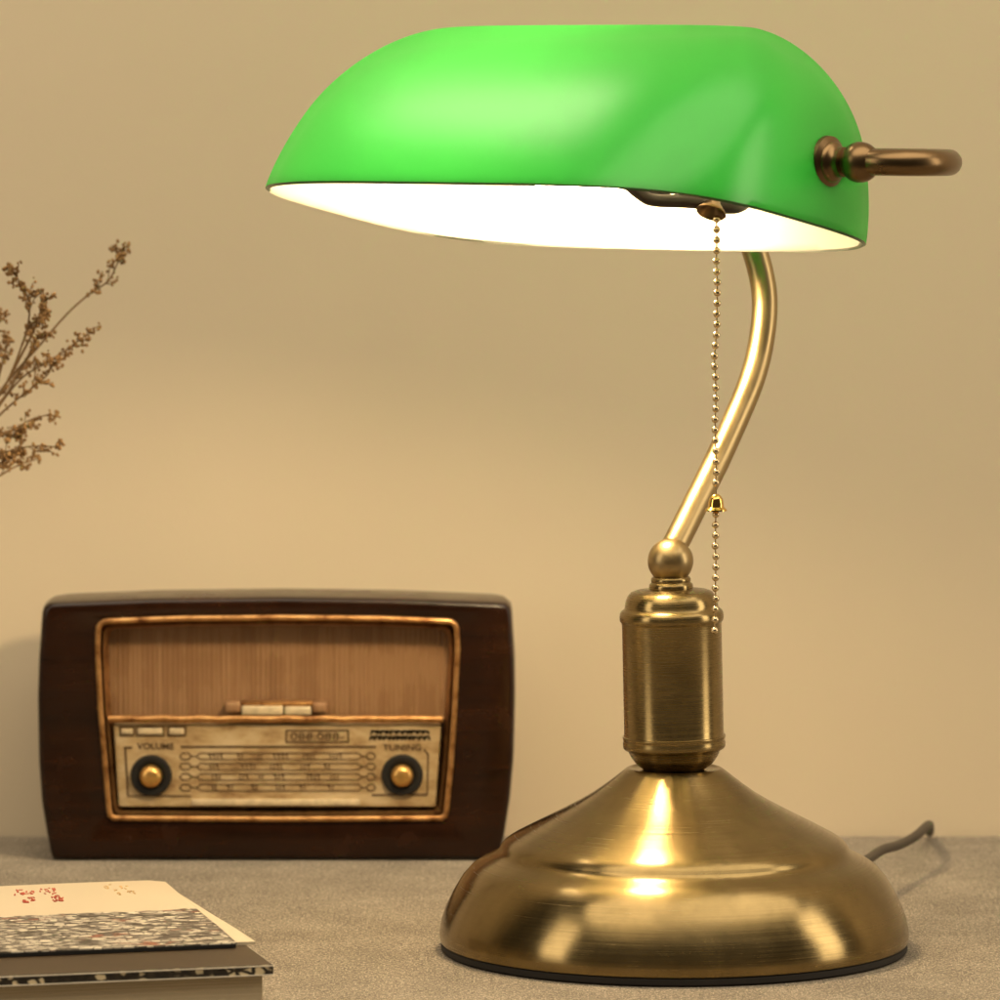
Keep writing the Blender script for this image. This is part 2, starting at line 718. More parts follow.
def rp(px, py, y=0.0):
    p = at(px, py, RY)
    z = p.z * (at(277, 861, RY).z * 0 + 1)
    return Vector((p.x - RB.x, y, z))


Z0 = at(277, 861, RY).z


def rxz(px, py):
    p = at(px, py, RY)
    return (p.x - RB.x, p.z - Z0 * 0)


def wood_mat():
    m, nt, N, L, b = new_mat('dark_varnished_wood')
    v = mapping(N, L, (9, 40, 130))
    f = noise_tex(N, L, v, 1, 6, .6, .6)
    v2 = mapping(N, L, (55, 55, 55))
    f2 = noise_tex(N, L, v2, 1, 4, .6)
    mm = N.new('ShaderNodeMath')
    mm.operation = 'MULTIPLY_ADD'
    L.new(f2, mm.inputs[0])
    mm.inputs[1].default_value = .5
    L.new(f, mm.inputs[2])
    L.new(ramp(N, L, mm.outputs[0], [(.5, (.0075, .0024, .0009)), (.8, (.019, .0054, .0014)), (1.0, (.028, .0085, .002))]), b.inputs['Base Color'])
    L.new(maprange(N, L, f2, .3, .7, .17, .30), b.inputs['Roughness'])
    b.inputs['Specular IOR Level'].default_value = .35
    bump(N, L, mm.outputs[0], b, .25, .0006)
    return m


def gilt_mat():
    m, nt, N, L, b = new_mat('worn_copper_gilt')
    v = mapping(N, L, (110, 110, 110))
    f = noise_tex(N, L, v, 1, 5, .65)
    L.new(ramp(N, L, f, [(.32, (.16, .06, .018)), (.5, (.52, .27, .10)), (.72, (.72, .42, .17))]), b.inputs['Base Color'])
    b.inputs['Metallic'].default_value = .85
    L.new(maprange(N, L, f, .3, .7, .45, .28), b.inputs['Roughness'])
    bump(N, L, f, b, .25, .0008)
    return m


def grille_mat():
    m, nt, N, L, b = new_mat('brown_ribbed_grille')
    v = mapping(N, L, (420, 1, 6))
    f = noise_tex(N, L, v, 1, 4, .6)
    v2 = mapping(N, L, (22, 22, 30))
    f2 = noise_tex(N, L, v2, 1, 5, .6)
    mm = N.new('ShaderNodeMath')
    mm.operation = 'MULTIPLY_ADD'
    L.new(f2, mm.inputs[0])
    mm.inputs[1].default_value = 1.0
    L.new(f, mm.inputs[2])
    L.new(ramp(N, L, mm.outputs[0], [(.45, (.215, .106, .042)), (.95, (.255, .132, .056)), (1.40, (.30, .163, .074))]), b.inputs['Base Color'])
    b.inputs['Roughness'].default_value = .6
    return m


def dial_mat():
    m, nt, N, L, b = new_mat('aged_cream_dial')
    v = mapping(N, L, (45, 45, 90))
    f = noise_tex(N, L, v, 1, 6, .68)
    L.new(ramp(N, L, f, [(.30, (.20, .105, .04)), (.46, (.42, .29, .14)), (.62, (.56, .43, .25))]), b.inputs['Base Color'])
    b.inputs['Roughness'].default_value = .5
    bump(N, L, f, b, .2, .0006)
    return m


M_WOOD, M_GILT, M_GRILLE, M_DIAL = wood_mat(), gilt_mat(), grille_mat(), dial_mat()

NR = 240
out_px = [(280, 598.5, 0), (400, 600, 0), (511.5, 604.5, 9), (515, 660, 0), (515.5, 700, 0), (514, 760, 0), (510.5, 800, 0), (505, 835, 0), (499, 861, 2),
          (280, 861, 0), (51, 861, 2), (46, 835, 0), (41, 805, 0), (38, 765, 0), (36.8, 700, 0), (38, 660, 0), (42, 604.5, 10), (150, 600, 0)]
in_px = [(280, 619, 0), (380, 620, 0), (456.5, 623, 9), (457.5, 650, 0), (454.5, 710, 0), (450.5, 770, 0), (445.5, 819.5, 6), (280, 820.5, 0), (110, 819.5, 6),
         (105.5, 770, 0), (100.5, 710, 0), (97.5, 650, 0), (98.5, 623, 9), (180, 620, 0)]
OUT = resample(round_poly([(*rxz(x, y), r * .00045) for x, y, r in out_px]), NR)
INN = resample(round_poly([(*rxz(x, y), r * .00045) for x, y, r in in_px]), NR)
zmin = min(p.y for p in OUT)
OUT = [Vector((p.x, p.y - zmin + .0006)) for p in OUT]
INN = [Vector((p.x, p.y - zmin + .0006)) for p in INN]


def scaled(loop, dx, dz_top, dz_bot):
    """Shrink a loop by fixed margins."""
    xs = [p.x for p in loop]
    zs = [p.y for p in loop]
    cx, w = (max(xs) + min(xs)) / 2, (max(xs) - min(xs)) / 2
    z0, z1 = min(zs), max(zs)
    return [Vector((cx + (p.x - cx) * (w - dx) / w, z0 + dz_bot + (p.y - z0) * (z1 - z0 - dz_top - dz_bot) / (z1 - z0))) for p in loop]


def loft(bm, loops, cap0=True, cap1=True):
    rings = [[bm.verts.new((p.x, y, p.y)) for p in lp] for lp, y in loops]
    n = len(rings[0])
    for a, b in zip(rings, rings[1:]):
        for i in range(n):
            bm.faces.new((a[i], a[(i + 1) % n], b[(i + 1) % n], b[i]))
    if cap0:
        bm.faces.new(rings[0])
    if cap1:
        bm.faces.new(rings[-1])


bm = bmesh.new()
loft(bm, [(scaled(OUT, .008, .0024, .0005), .052), (scaled(OUT, .004, .0010, .0002), .047), (scaled(OUT, .0015, .0003, 0), .036), (OUT, .022), (scaled(OUT, .0002, .0001, 0), .0035),
          (scaled(OUT, .0006, .0004, .0002), .0018), (scaled(OUT, .0013, .0010, .0006), .0007), (scaled(OUT, .0022, .0020, .0013), .0002), (scaled(OUT, .0034, .0032, .0024), 0),
          (scaled(INN, -.0012, -.0012, -.0012), 0), (INN, .0006), (scaled(INN, .0045, .0050, .0035), .0145)])
case = obj('case', bm, M_WOOD, radio, angle=50)

bm = bmesh.new()
tube(bm, [Vector((p.x, -.0002, p.y)) for p in INN], .0014, 10, closed=True)
# sloping gilt lining inside the frame
loft(bm, [(scaled(INN, .0006, .0006, .0006), .0002), (scaled(INN, .0042, .0046, .0032), .0135), (scaled(INN, .0048, .0052, .0038), .0135), (scaled(INN, .0024, .0024, .0020), .0002)], False, False)
obj('frame', bm, M_GILT, radio)


def rz(py):
    return rxz(277, py)[1] - zmin + .0006


def rx(px):
    return rxz(px, 720)[0]


# ribbed grille: one sheet with real ribs
bm = bmesh.new()
nx, x0, x1, za, zb2 = 420, rx(106), rx(451), rz(724), rz(628)
cols = []
for i in range(nx + 1):
    x = x0 + (x1 - x0) * i / nx
    yy = .0122 - .00025 * abs(math.sin(PI * i / 6)) + .0002 * mnoise.noise(Vector((i * .31, 0, 3)))
    bow = .0012 * ((i / nx - .5) * 2) ** 2
    cols.append([bm.verts.new((x, yy - bow, za + (zb2 - za) * k / 4)) for k in range(5)])
for a, b in zip(cols, cols[1:]):
    for k in range(4):
        bm.faces.new((a[k], b[k], b[k + 1], a[k + 1]))
g0 = [bm.verts.new((x, .0132, z)) for x, z in ((x0, za), (x1, za), (x1, zb2), (x0, zb2))]
bm.faces.new(g0)
obj('grille', bm, M_GRILLE, radio)

# cross bar
bm = bmesh.new()
bpts = [Vector((rx(108 + (443 - 108) * i / 30), .0030, rz(721.3) + .0002 * math.sin(i * 1.7) + .0001 * math.sin(i * 4.1))) for i in range(31)]
tube(bm, bpts, .0017, 12)
obj('cross_bar', bm, M_GILT, radio)

# dial panel
bm = bmesh.new()
pan = round_poly([(rx(113), rz(727), .001), (rx(441), rz(727), .001), (rx(435.5), rz(809.5), .001), (rx(117.5), rz(809.5), .001)])
pan = [Vector(p) for p in pan]
loft(bm, [(pan, .0095), (pan, .0044), (scaled(pan, .0004, .0004, .0004), .0040)])
# raised border round the scale area
dial = obj('dial_panel', bm, M_DIAL, radio, angle=30)
FY = .0040                                     # front of the dial panel


def stroke(bm, pts, w=.00045, h=.00035, y=FY):
    """A raised flat line through picture points on the dial."""
    P = [Vector((rx(a), rz(b))) for a, b in pts]
    for a, b in zip(P, P[1:]):
        d = (b - a)
        if d.length < 1e-7:
            continue
        d.normalize()
        nrm = Vector((-d.y, d.x)) * w / 2
        e = d * w * .4
        c = [a - e + nrm, a - e - nrm, b + e - nrm, b + e + nrm]
        lo = [bm.verts.new((p.x, y + .0003, p.y)) for p in c]
        hi = [bm.verts.new((p.x, y - h, p.y)) for p in c]
        bm.faces.new(hi)
        for i in range(4):
            bm.faces.new((lo[i], lo[(i + 1) % 4], hi[(i + 1) % 4], hi[i]))


rng = random.Random(11)
bm = bmesh.new()
nums = bmesh.new()
# frame lines
stroke(bm, [(181, 749.2), (375, 749.2)], .0008)
stroke(bm, [(124, 750), (131, 750)], .0008)
stroke(bm, [(124.5, 750), (127, 797)], .0008)
stroke(bm, [(127, 798.5), (190, 798.5)], .0005)
stroke(bm, [(424, 752), (428, 757), (427, 797), (372, 797.5)], .0007)
# the four wave scales with their lozenge ends and numbers
for i, yy in enumerate((758.6, 769.0, 779.3, 790.0)):
    hh = 3.2
    stroke(bm, [(179, yy), (182, yy - hh), (188, yy - hh), (191, yy), (188, yy + hh), (182, yy + hh), (179, yy)], .0004)
    stroke(bm, [(191, yy), (196, yy)], .0004)
    stroke(bm, [(196, yy), (200, yy - hh), (358, yy - hh), (362, yy), (358, yy + hh), (200, yy + hh), (196, yy)], .00036)
    stroke(bm, [(362, yy), (366, yy)], .0004)
    stroke(bm, [(366, yy), (368.5, yy - hh), (373, yy - hh), (375.5, yy), (373, yy + hh), (368.5, yy + hh), (366, yy)], .0004)
    x = 206 + rng.uniform(0, 6)
    while x < 346:
        for k in range(rng.randint(2, 4)):
            if rng.random() < .5:
                stroke(nums, [(x, yy - 1.7), (x, yy + 1.8)], .00045)
                x += 3.2
            else:
                stroke(nums, [(x - .8, yy - 1.7), (x + 1.2, yy - 1.6), (x + .6, yy + .2), (x + 1.3, yy + 1.8)], .0004)
                x += 4.2
            if x > 350:
                break
        x += rng.choice((9, 13, 17, 21))
# framed read-out
stroke(bm, [(286, 733), (348, 733), (348, 744.5), (286, 744.5), (286, 733)], .0006)
marks = obj('scale_lines', bm, M_INK, dial, smooth=False)
obj('scale_numbers', nums, M_FADED, dial, smooth=False)


def text_bm(body, px, py, hpx, mat, name, wpx, shear=0.0, bold=.0):
    cu = bpy.data.curves.new('lettering', 'FONT')
    cu.body = body
    cu.align_x = 'CENTER'
    cu.align_y = 'CENTER'
    cu.size = 1.0
    cu.extrude = .02
    cu.offset = bold
    cu.shear = shear
    to = bpy.data.objects.new('lettering', cu)
    COL.objects.link(to)
    bpy.context.view_layer.update()
    me = bpy.data.meshes.new_from_object(to.evaluated_get(bpy.context.evaluated_depsgraph_get()))
    bpy.data.objects.remove(to)
    bpy.data.curves.remove(cu)
    xs = [v.co.x for v in me.vertices]
    ys = [v.co.y for v in me.vertices]
    cx, cy = (max(xs) + min(xs)) / 2, (max(ys) + min(ys)) / 2
    kx = wpx * .00045 / (max(xs) - min(xs))
    ky = hpx * .00045 / (max(ys) - min(ys))
    for v in me.vertices:
        v.co = Vector((rx(px) + (v.co.x - cx) * kx, FY - .0002 - v.co.z * .006, rz(py) + (v.co.y - cy) * ky))
    me.name = name
    me.materials.append(mat)
    o = bpy.data.objects.new(name, me)
    COL.objects.link(o)
    o.parent = dial
    return o


text_bm('VOLUME', 155, 748.6, 6.5, M_INK, 'lettering', 37, bold=.015)
text_bm('TUNING', 402, 749.8, 6.5, M_INK, 'lettering', 39, bold=.015)
text_bm('088:088-', 317, 738.8, 7.2, M_INK, 'lettering', 54)
# two rows of dark unreadable script at the upper right
bm = bmesh.new()
for row, (yy, xa, xb) in enumerate(((734.6, 371, 428), (740.4, 370, 425))):
    x = xa
    while x < xb:
        w = rng.uniform(2.5, 5.5)
        stroke(bm, [(x, yy + 1.2), (x + 1.0, yy - 1.2), (x + w, yy - .6 + rng.uniform(-.4, .6)), (x + w + .6, yy + 1.2)], .0010)
        x += w + .8
obj('script_marks', bm, M_BLACK, dial, smooth=False)


def tabs(name, specs, mat, parent, y0=FY + .0002, y1=FY - .0012, bev=.0005):
    for (a, b, c, d) in specs:
        bm = bmesh.new()
        box(bm, rx(a), rx(b), y1, y0, rz(d), rz(c), bevel=bev)
        obj(name, bm, mat, parent, angle=60)


M_IVORY = simple('ivory_paint', (.60, .48, .30), .4, 0, .2, 300)
tabs('push_button', [(121, 132, 731.5, 736.5), (137.5, 162, 730.5, 736.8), (169, 183.5, 730.5, 736.8)], M_IVORY, radio)
bm = bmesh.new()
for a, b in ((119.5, 133.5), (136, 163.5), (167.3, 185.2)):
    stroke(bm, [(a, 729.2), (b, 729.2), (b, 738.2), (a, 738.2), (a, 729.2)], .0005)
obj('button_surround', bm, M_INK, dial, smooth=False)
# badge on the grille: two pale keys between brown blocks
tabs('badge_key', [(241.5, 283, 708.5, 717.5), (284.5, 311, 709.2, 717.5)], M_IVORY, radio, .0118, .0022, .0008)
tabs('badge_block', [(224.5, 240.5, 704.5, 716), (312, 326.5, 705, 716)], M_GRILLE, radio, .0118, .0035, .0012)
bm = bmesh.new()
box(bm, rx(240), rx(313), .0050, .0115, rz(709), rz(704.5), bevel=.0008)
obj('badge_plate', bm, M_GILT, radio)
# ledge under the scales
bm = bmesh.new()
box(bm, rx(191), rx(360), FY - .0016, FY + .0004, rz(808), rz(801.5), bevel=.0006)
obj('key_ledge', bm, M_IVORY, radio)

for cxp, cyp in ((150.5, 778), (402, 777.5)):
    bm = bmesh.new()
    Mk = Matrix.Translation((rx(cxp), FY, rz(cyp))) @ Matrix.Rotation(R(90), 4, 'X')
    q = .00045
    lathe(bm, [(0, 0), (21 * q, 0), (21 * q, .0010), (19.5 * q, .0024), (16 * q, .0026), (13 * q, .0018), (12.4 * q, .0010), (0, .0010)], 56, Mk)
    kn = obj('dial_ring', bm, M_BLACK, radio)
    bm = bmesh.new()
    lathe(bm, [(0, .0010), (10.6 * q, .0010), (11.2 * q, .0016), (11.2 * q, .0036), (10.4 * q, .0050), (8 * q, .0061), (4.5 * q, .0067), (0, .0069)], 48, Mk)
    obj('tuning_knob', bm, M_KNOB_GOLD, kn)

# ------------------------------------------------------------------ the books
BANG = R(14.5)
E_L = Vector((-math.cos(BANG), -math.sin(BANG), 0))     # along the front edge to the left
E_B = Vector((-math.sin(BANG), math.cos(BANG), 0))      # along the right edge to the back
ZT = .0220
BC = at_z(273.5, 964.5, ZT)                             # front right corner of the hard cover
M_BOOK = Matrix((( -E_L.x, E_B.x, 0, BC.x), (-E_L.y, E_B.y, 0, BC.y), (0, 0, 1, 0), (0, 0, 0, 1)))


def pebble_nodes(N, L, scale, squash=(1, 1, 1)):
    v = mapping(N, L, tuple(scale * s for s in squash))
    w = N.new('ShaderNodeTexNoise')
    w.inputs['Scale'].default_value = 1.2
    L.new(v, w.inputs['Vector'])
    mixv = N.new('ShaderNodeMix')
    mixv.data_type = 'VECTOR'
    mixv.inputs[0].default_value = .32
    L.new(v, mixv.inputs[4])
    L.new(w.outputs['Color'], mixv.inputs[5])
    vo = N.new('ShaderNodeTexVoronoi')
    vo.feature = 'F1'
    vo.inputs['Scale'].default_value = 1
    L.new(mixv.outputs[1], vo.inputs['Vector'])
    ve = N.new('ShaderNodeTexVoronoi')
    ve.feature = 'DISTANCE_TO_EDGE'
    ve.inputs['Scale'].default_value = 1
    L.new(mixv.outputs[1], ve.inputs['Vector'])
    return v, vo, ve


def cover_mat():
    m, nt, N, L, b = new_mat('pebble_printed_cover')
    v, vo, ve = pebble_nodes(N, L, 560, (.62, 1.0, 0))
    sep = N.new('ShaderNodeSeparateColor')
    L.new(vo.outputs['Color'], sep.inputs[0])
    stone = ramp(N, L, sep.outputs[0], [(0, (.04, .032, .026)), (.40, (.17, .15, .125)), (.65, (.42, .37, .30)), (1, (.70, .63, .50))])
    # a few reddish stones, in loose bands
    nz = noise_tex(N, L, v, .09, 2, .5)
    rmask = maprange(N, L, nz, .56, .64)
    rsel = maprange(N, L, sep.outputs[1], .45, .5)
    mul = N.new('ShaderNodeMath')
    mul.operation = 'MULTIPLY'
    L.new(rmask, mul.inputs[0])
    L.new(rsel, mul.inputs[1])
    mr = N.new('ShaderNodeMix')
    mr.data_type = 'RGBA'
    L.new(mul.outputs[0], mr.inputs[0])
    L.new(stone, mr.inputs[6])
    mr.inputs[7].default_value = (.26, .085, .05, 1)
    edge = maprange(N, L, ve.outputs['Distance'], .0, .11)
    me2 = N.new('ShaderNodeMix')
    me2.data_type = 'RGBA'
    L.new(edge, me2.inputs[0])
    me2.inputs[6].default_value = (.05, .04, .03, 1)
    L.new(mr.outputs[2], me2.inputs[7])
    # pale upper half of the cover
    tc = N.new('ShaderNodeTexCoord')
    sx = N.new('ShaderNodeSeparateXYZ')
    L.new(tc.outputs['Object'], sx.inputs[0])
    nb = noise_tex(N, L, mapping(N, L, (40, 40, 1)), 1, 3, .6)
    ad = N.new('ShaderNodeMath')
    ad.operation = 'MULTIPLY_ADD'
    L.new(nb, ad.inputs[0])
    ad.inputs[1].default_value = .012
    L.new(sx.outputs['Y'], ad.inputs[2])
    half = maprange(N, L, ad.outputs[0], PEB - .0012 + .006, PEB + .0012 + .006)
    mh = N.new('ShaderNodeMix')
    mh.data_type = 'RGBA'
    L.new(half, mh.inputs[0])
    L.new(me2.outputs[2], mh.inputs[6])
    mh.inputs[7].default_value = (.60, .505, .365, 1)
    L.new(mh.outputs[2], b.inputs['Base Color'])
    b.inputs['Roughness'].default_value = .42
    return m


def board_mat():
    m, nt, N, L, b = new_mat('dark_brown_board')
    v = mapping(N, L, (30, 30, 30))
    f = noise_tex(N, L, v, 1, 4, .6)
    L.new(ramp(N, L, f, [(.3, (.036, .023, .012)), (.7, (.052, .033, .017))]), b.inputs['Base Color'])
    b.inputs['Roughness'].default_value = .48
    b.inputs['Specular IOR Level'].default_value = .3
    return m


def board_edge_mat():
    m, nt, N, L, b = new_mat('black_pebble_edge')
    v, vo, ve = pebble_nodes(N, L, 330, (1.0, 1.0, 1.5))
    sep = N.new('ShaderNodeSeparateColor')
    L.new(vo.outputs['Color'], sep.inputs[0])
    nz = noise_tex(N, L, v, .08, 2, .5)
    ms = maprange(N, L, nz, .36, .48)
    s1 = maprange(N, L, sep.outputs[0], .48, .53)
    mul = N.new('ShaderNodeMath')
    mul.operation = 'MULTIPLY'
    L.new(ms, mul.inputs[0])
    L.new(s1, mul.inputs[1])
    e = maprange(N, L, ve.outputs['Distance'], .10, .22)
    mul2 = N.new('ShaderNodeMath')
    mul2.operation = 'MULTIPLY'
    L.new(mul.outputs[0], mul2.inputs[0])
    L.new(e, mul2.inputs[1])
    f = noise_tex(N, L, mapping(N, L, (300, 300, 300)), 1, 4, .6)
    dark = ramp(N, L, f, [(.45, (.007, .005, .0035)), (.75, (.045, .032, .02))])
    mx = N.new('ShaderNodeMix')
    mx.data_type = 'RGBA'
    L.new(mul2.outputs[0], mx.inputs[0])
    L.new(dark, mx.inputs[6])
    mx.inputs[7].default_value = (.62, .52, .34, 1)
    L.new(mx.outputs[2], b.inputs['Base Color'])
    b.inputs['Roughness'].default_value = .45
    return m


def pages_mat(name, c0, c1, sc_z):
    m, nt, N, L, b = new_mat(name)
    f = noise_tex(N, L, mapping(N, L, (5, 5, sc_z)), 1, 4, .7)
    L.new(ramp(N, L, f, [(.3, c0), (.7, c1)]), b.inputs['Base Color'])
    b.inputs['Roughness'].default_value = .8
    bump(N, L, f, b, .6, .0004)
    return m


def w2b(px, py, z):
    """Picture point on level z, in book coordinates (x right, y back)."""
    p = at_z(px, py, z) - Vector((BC.x, BC.y, 0))
    return (-(p.x * E_L.x + p.y * E_L.y), p.x * E_B.x + p.y * E_B.y)


M_PAGES = pages_mat('paper_edges', (.30, .235, .15), (.62, .52, .36), 2600)
M_PAPER = pages_mat('pale_paper', (.53, .445, .31), (.60, .51, .365), 900)
M_WHITE = simple('white_paper_edge', (.72, .66, .55), .6)

book = empty('hardcover_book', (BC.x, BC.y, 0), 'dark brown hardcover book with a black pebble patterned edge lying under the magazine', 'book')
book.rotation_euler = (0, 0, BANG)
BW, BD = .200, .222                   # along the front edge, front to back
bm = bmesh.new()
box(bm, -BW, 0, 0, BD, ZT - .0042, ZT, bevel=.0003)
for f in bm.faces:
    f.material_index = 0 if abs(f.normal.z) > .9 else 1
cover = obj('front_cover', bm, [board_mat(), board_edge_mat()], book, smooth=False)
for f in cover.data.polygons:
    f.material_index = 0 if abs(f.normal.z) > .5 else 1
bm = bmesh.new()
for zz in (ZT - .0005, ZT - .00395):
    box(bm, -BW + .001, .00025, -.00025, .0002, zz - .00022, zz + .00022)
    box(bm, .00005, .00030, .0001, BD - .001, zz - .00022, zz + .00022)
obj('cover_edging', bm, M_WHITE, cover, smooth=False)
bm = bmesh.new()
box(bm, -BW + .001, -.0038, .0030, BD - .003, .0030, ZT - .0042)
obj('page_block', bm, M_PAGES, book, smooth=False)
bm = bmesh.new()
box(bm, -BW, 0, 0, BD, .0002, .0030, bevel=.0003)
obj('back_cover', bm, board_mat(), book, smooth=False)

# magazine on top
ZM = ZT + .0022
fr = w2b(237, 942.5, ZM)              # front right corner of its cover
fr2 = w2b(255.5, 941.5, ZM - .0008)   # front right corner of the pages
bk = w2b(163, 880, ZM)
PEB = w2b(120, 911.5, ZM)[1]
mag = empty('magazine', (BC.x, BC.y, ZT), 'thin cream magazine with a pebble print cover lying on the dark hardcover book', 'magazine')
mag.rotation_euler = (0, 0, BANG)
PEBW = PEB
M_COVER = cover_mat()
MW = .19


def sheet(bm, xr_f, xr_b, y0, y1, z0, z1, xl, wav=.0004, corner=.006):
    """A slightly wavy pad of paper with a rounded back right corner."""
    nx2, ny2 = 24, 30
    top, bot = [], []
    for j in range(ny2 + 1):
        t = j / ny2
        yy = y0 + (y1 - y0) * t
        xr = xr_f + (xr_b - xr_f) * t
        dy = (yy - (y1 - corner)) / corner
        if dy > 0:
            xr -= corner * (1 - math.sqrt(max(0, 1 - dy * dy)))
        rt, rb_ = [], []
        for i in range(nx2 + 1):
            x = xl + (xr - xl) * i / nx2
            w = wav * mnoise.noise(Vector((x * 16, yy * 18, 2)))
            rt.append(bm.verts.new((x, yy, z1 + w)))
            rb_.append(bm.verts.new((x, yy, z0)))
        top.append(rt)
        bot.append(rb_)
    for j in range(ny2):
        for i in range(nx2):
            bm.faces.new((top[j][i], top[j][i + 1], top[j + 1][i + 1], top[j + 1][i]))
            bm.faces.new((bot[j][i], bot[j + 1][i], bot[j + 1][i + 1], bot[j][i + 1]))
    for j in range(ny2):
        for i in (0, nx2):
            bm.faces.new((top[j][i], top[j + 1][i], bot[j + 1][i], bot[j][i]))
    for i in range(nx2):
        for j in (0, ny2):
            bm.faces.new((top[j][i], top[j][i + 1], bot[j][i + 1], bot[j][i]))


bm = bmesh.new()
sheet(bm, fr2[0], bk[0] - .001, fr2[1], bk[1] - .002, .0001, .0015, -MW)
obj('page_block', bm, M_PAPER, mag, angle=30)
bm = bmesh.new()
sheet(bm, fr[0], bk[0], fr[1], bk[1], .0016, .0022, -MW)
mcov = obj('front_cover', bm, [M_COVER], mag, angle=30)
# dark lip along the front edge
bm = bmesh.new()
box(bm, -MW, fr[0] - .0005, fr[1] - .0007, fr[1] - .0001, .0002, .0017, bevel=.0001)
obj('front_lip', bm, M_BLACK, mag, smooth=False)


def glyphs(name, mat, rects, n, seed, w):
    rg = random.Random(seed)
    bm = bmesh.new()
    for (xa, ya, xb, yb) in rects:
        for k in range(n):
            x, y = rg.uniform(xa, xb), rg.uniform(ya, yb)
            dx, dy = rg.choice(((rg.uniform(2, 5), rg.uniform(-.4, .4)), (rg.uniform(.6, 1.4), rg.uniform(1.0, 2.0)), (rg.uniform(-1.5, 2.5), rg.uniform(.4, 1.4))))
            a = Vector(w2b(x, y, ZM))
            b = Vector(w2b(min(x + dx, xb + 1), min(y + dy, yb + .5), ZM))
            d = (b - a)
            if d.length < 1e-6:
                continue
            nr = Vector((-d.y, d.x)).normalized() * w
            top = [a + nr, a - nr, b - nr, b + nr]
            vs = [bm.verts.new((p.x, p.y, .0026 + .00001 * k)) for p in top]
            lo = [bm.verts.new((p.x, p.y, .0018)) for p in top]
            bm.faces.new(vs)
            for i in range(4):
                bm.faces.new((vs[i], vs[(i + 1) % 4], lo[(i + 1) % 4], lo[i]))
    return obj(name, bm, mat, mcov, smooth=False)


glyphs('red_lettering', M_RED, [(15, 889.5, 23, 895.5), (23, 891, 33, 896), (19, 897.5, 28, 902.5), (28, 898, 34, 902), (40, 888, 49, 894), (50, 888.5, 56, 894.5), (50, 896, 58, 902), (58, 897, 65, 901)], 8, 5, .00028)
glyphs('pale_lettering', M_TAN, [(104, 885, 110, 889), (112, 890, 120, 896), (120, 885, 127, 889.5), (126, 890, 134, 894.5)], 6, 8, .00024)

# ------------------------------------------------------------------ dried flower sprig
SY = .20
rng = random.Random(23)


def sprig_mat():
    m, nt, N, L, b = new_mat('dried_brown_blossom')
    f = noise_tex(N, L, mapping(N, L, (160, 160, 160)), 1, 3, .6)
    L.new(ramp(N, L, f, [(.3, (.15, .080, .027)), (.7, (.38, .215, .080))]), b.inputs['Base Color'])
    b.inputs['Roughness'].default_value = .8
    return m


M_SPRIG = sprig_mat()
M_STEM = simple('dry_stem', (.17, .095, .035), .7)
sb = at(-95, 869, SY)
sb.z = 0
sprig = empty('dried_flower_sprig', sb, 'brown dried flower sprig with tiny blossoms leaning in beside the radio', 'dried flower')
stems, heads = bmesh.new(), bmesh.new()


def pt(x, y, dy=0.0):
    return at(x, y, SY + dy) - sb


def branch(pts, r0, r1):
    P = smooth_path(pts, 6)
    tube(stems, P, lambda t: r0 + (r1 - r0) * t, 6)
    return P


def clump(p, n, spread):
    for k in range(n):
        q = p + Vector((rng.gauss(0, spread), rng.gauss(0, spread), rng.gauss(0, spread)))
        r = rng.uniform(.00042, .0009)
        Mr = (Matrix.Rotation(rng.uniform(-1, 1), 3, 'Y') @ Matrix.Rotation(rng.uniform(-1, 1), 3, 'X'))
        ball(heads, q, r, 6, 5, (1, 1, rng.uniform(1.0, 1.9)), Mr)


def twig(p, d, ln, n=3):
    """A short side twig that ends in little blossoms."""
    side = Vector((rng.uniform(-.4, .4), rng.uniform(-.5, .5), rng.uniform(-.2, .5)))
    e = p + (d + side).normalized() * ln
    mid = p.lerp(e, .5) + Vector((0, 0, rng.uniform(-.001, .001)))
    tube(stems, [p, mid, e], .00025, 5)
    for t in (.55, .8, 1.0):
        clump(p.lerp(e, t), n, .0009)


root = pt(-95, 868)
low = pt(-62, 560)
branch([root, pt(-80, 700), low], .0016, .0013)
B = [  # (picture points, where along it the blossoms start)
    ([(-62, 560), (-30, 455), (0, 392), (40, 345), (66, 315), (88, 295), (108, 281), (118, 262), (122, 252)], .60, .02),
    ([(-62, 560), (-35, 465), (-10, 412), (8, 380), (22, 345), (29, 318), (28, 298), (20, 283), (15, 272)], .55, -.02),
    ([(-30, 455), (0, 405), (22, 378), (44, 364), (66, 350), (88, 334)], .45, .0),
    ([(-40, 480), (-8, 425), (14, 402), (32, 388), (48, 374), (53, 362)], .35, -.01),
    ([(-45, 500), (-10, 445), (14, 430), (30, 420), (50, 414)], .40, .01),
    ([(-50, 520), (-14, 462), (14, 450), (36, 446), (60, 447)], .35, -.015),
    ([(-55, 540), (-14, 488), (6, 472), (22, 464), (38, 459)], .35, .02),
    ([(-10, 412), (0, 372), (6, 350), (10, 338)], .30, .015),
    ([(8, 380), (24, 350), (34, 330), (42, 306), (44, 298)], .50, -.015),
    ([(-20, 440), (-6, 352), (-2, 322), (2, 318)], .60, .01),
    ([(-30, 455), (-8, 402), (4, 392), (18, 372), (26, 366)], .40, .02),
    ([(-10, 412), (8, 392), (30, 352), (36, 338), (40, 334)], .45, .0),
    ([(-40, 500), (-12, 470), (2, 462), (12, 455)], .30, -.01),
    ([(-40, 490), (-6, 436), (12, 436), (24, 434)], .35, .015),
    ([(22, 345), (30, 326), (40, 318), (45, 312)], .30, -.02),
]
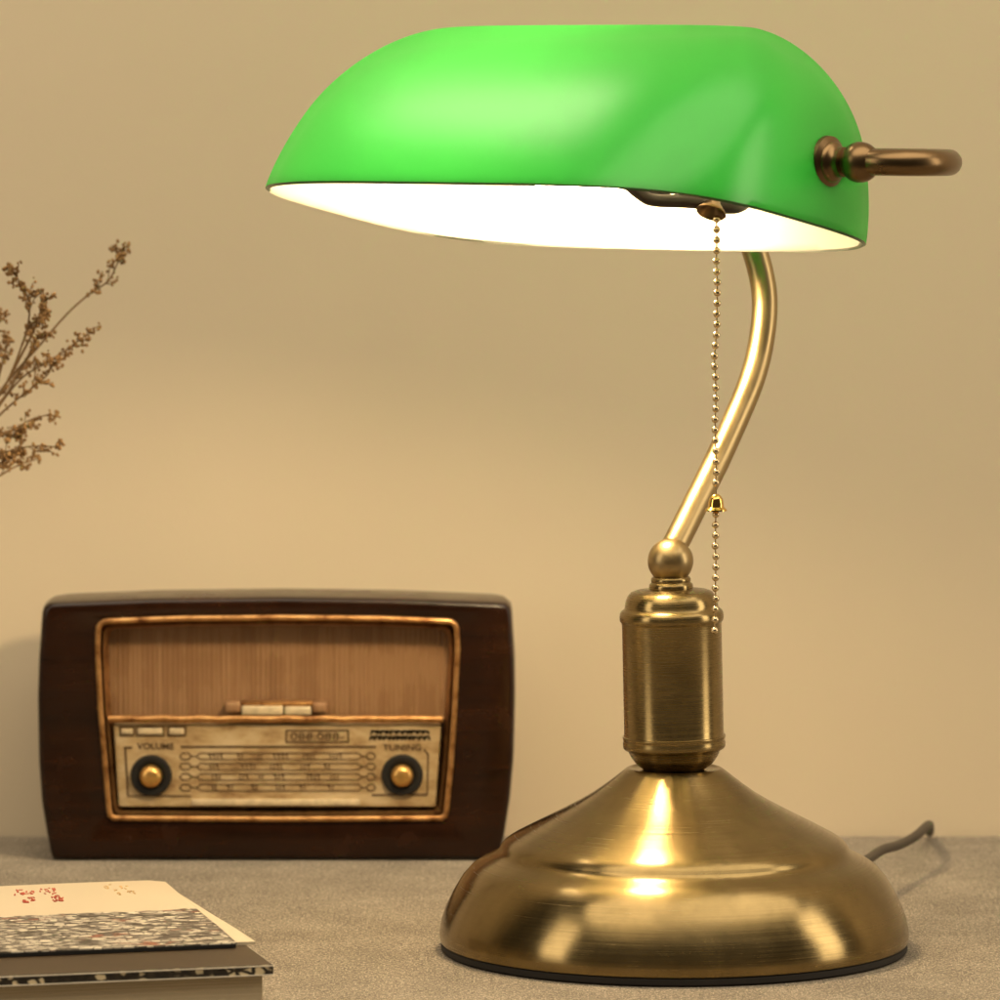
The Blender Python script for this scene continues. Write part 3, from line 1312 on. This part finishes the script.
for pts, st, dy in B:
    n = len(pts) - 1
    P = branch([pt(x, y, dy * i / n) for i, (x, y) in enumerate(pts)], .00065, .00028)
    N = len(P)
    for i in range(int(N * st), N - 1):
        d = (P[min(i + 1, N - 1)] - P[i - 1]).normalized()
        if rng.random() < .55:
            sgn = rng.choice((-1, 1))
            perp = Vector((-d.z, 0, d.x)) * sgn
            twig(P[i], (d + perp * rng.uniform(.4, 1.0)).normalized(), rng.uniform(.0035, .008), 2)
        if rng.random() < .40:
            clump(P[i], 2, .0008)
    clump(P[-1], 5, .0014)
obj('stem', stems, M_STEM, sprig)
obj('blossoms', heads, M_SPRIG, sprig)

# ------------------------------------------------------------------ lights
w = bpy.data.worlds.new('World')
sc.world = w
w.use_nodes = True
bg = w.node_tree.nodes['Background']
bg.inputs[0].default_value = (1.0, .80, .52, 1)
bg.inputs[1].default_value = .06


def area(name, loc, target, sx, sy, power, color=(1, .85, .63), shape='RECTANGLE'):
    l = bpy.data.lights.new(name, 'AREA')
    l.shape = shape
    l.size, l.size_y = sx, sy
    l.energy = power
    l.color = color
    o = bpy.data.objects.new(name, l)
    COL.objects.link(o)
    o.location = loc
    o.rotation_euler = (Vector(target) - Vector(loc)).to_track_quat('-Z', 'Y').to_euler()
    return o


def polar(az, dist, z):
    """Azimuth from the camera direction (positive = right) as seen from the lamp."""
    return (LX + dist * math.sin(R(az)), -dist * math.cos(R(az)), z)


area('softbox_left', polar(-62, 1.5, .60), (LX, 0, .15), .38, 1.0, 4.4)
area('softbox_right', polar(80, 1.5, .55), (LX, 0, .15), .38, 1.1, 7)
area('overhead_fill', (.25, -.78, 2.25), (.05, -.05, .2), 4.4, 2.0, 69, shape='ELLIPSE')  # fill light added overhead to brighten the wall
area('sheen_light', (-.37, .25, 1.02), (.02, -.03, .32), .30, .24, 1.7, shape='ELLIPSE')  # unseen lamp added for the pale sheen on the green shade

# ------------------------------------------------------------------ render
sc.render.engine = 'CYCLES'
sc.cycles.use_denoising = True
sc.cycles.max_bounces = 10
sc.cycles.diffuse_bounces = 6
sc.cycles.glossy_bounces = 5
sc.cycles.transmission_bounces = 8
sc.cycles.sample_clamp_indirect = 6
sc.cycles.caustics_reflective = False
sc.cycles.caustics_refractive = False
sc.view_settings.view_transform = 'Standard'
sc.view_settings.look = 'None'
sc.view_settings.exposure = 0
sc.view_settings.gamma = 1
sc.view_settings.use_curve_mapping = False
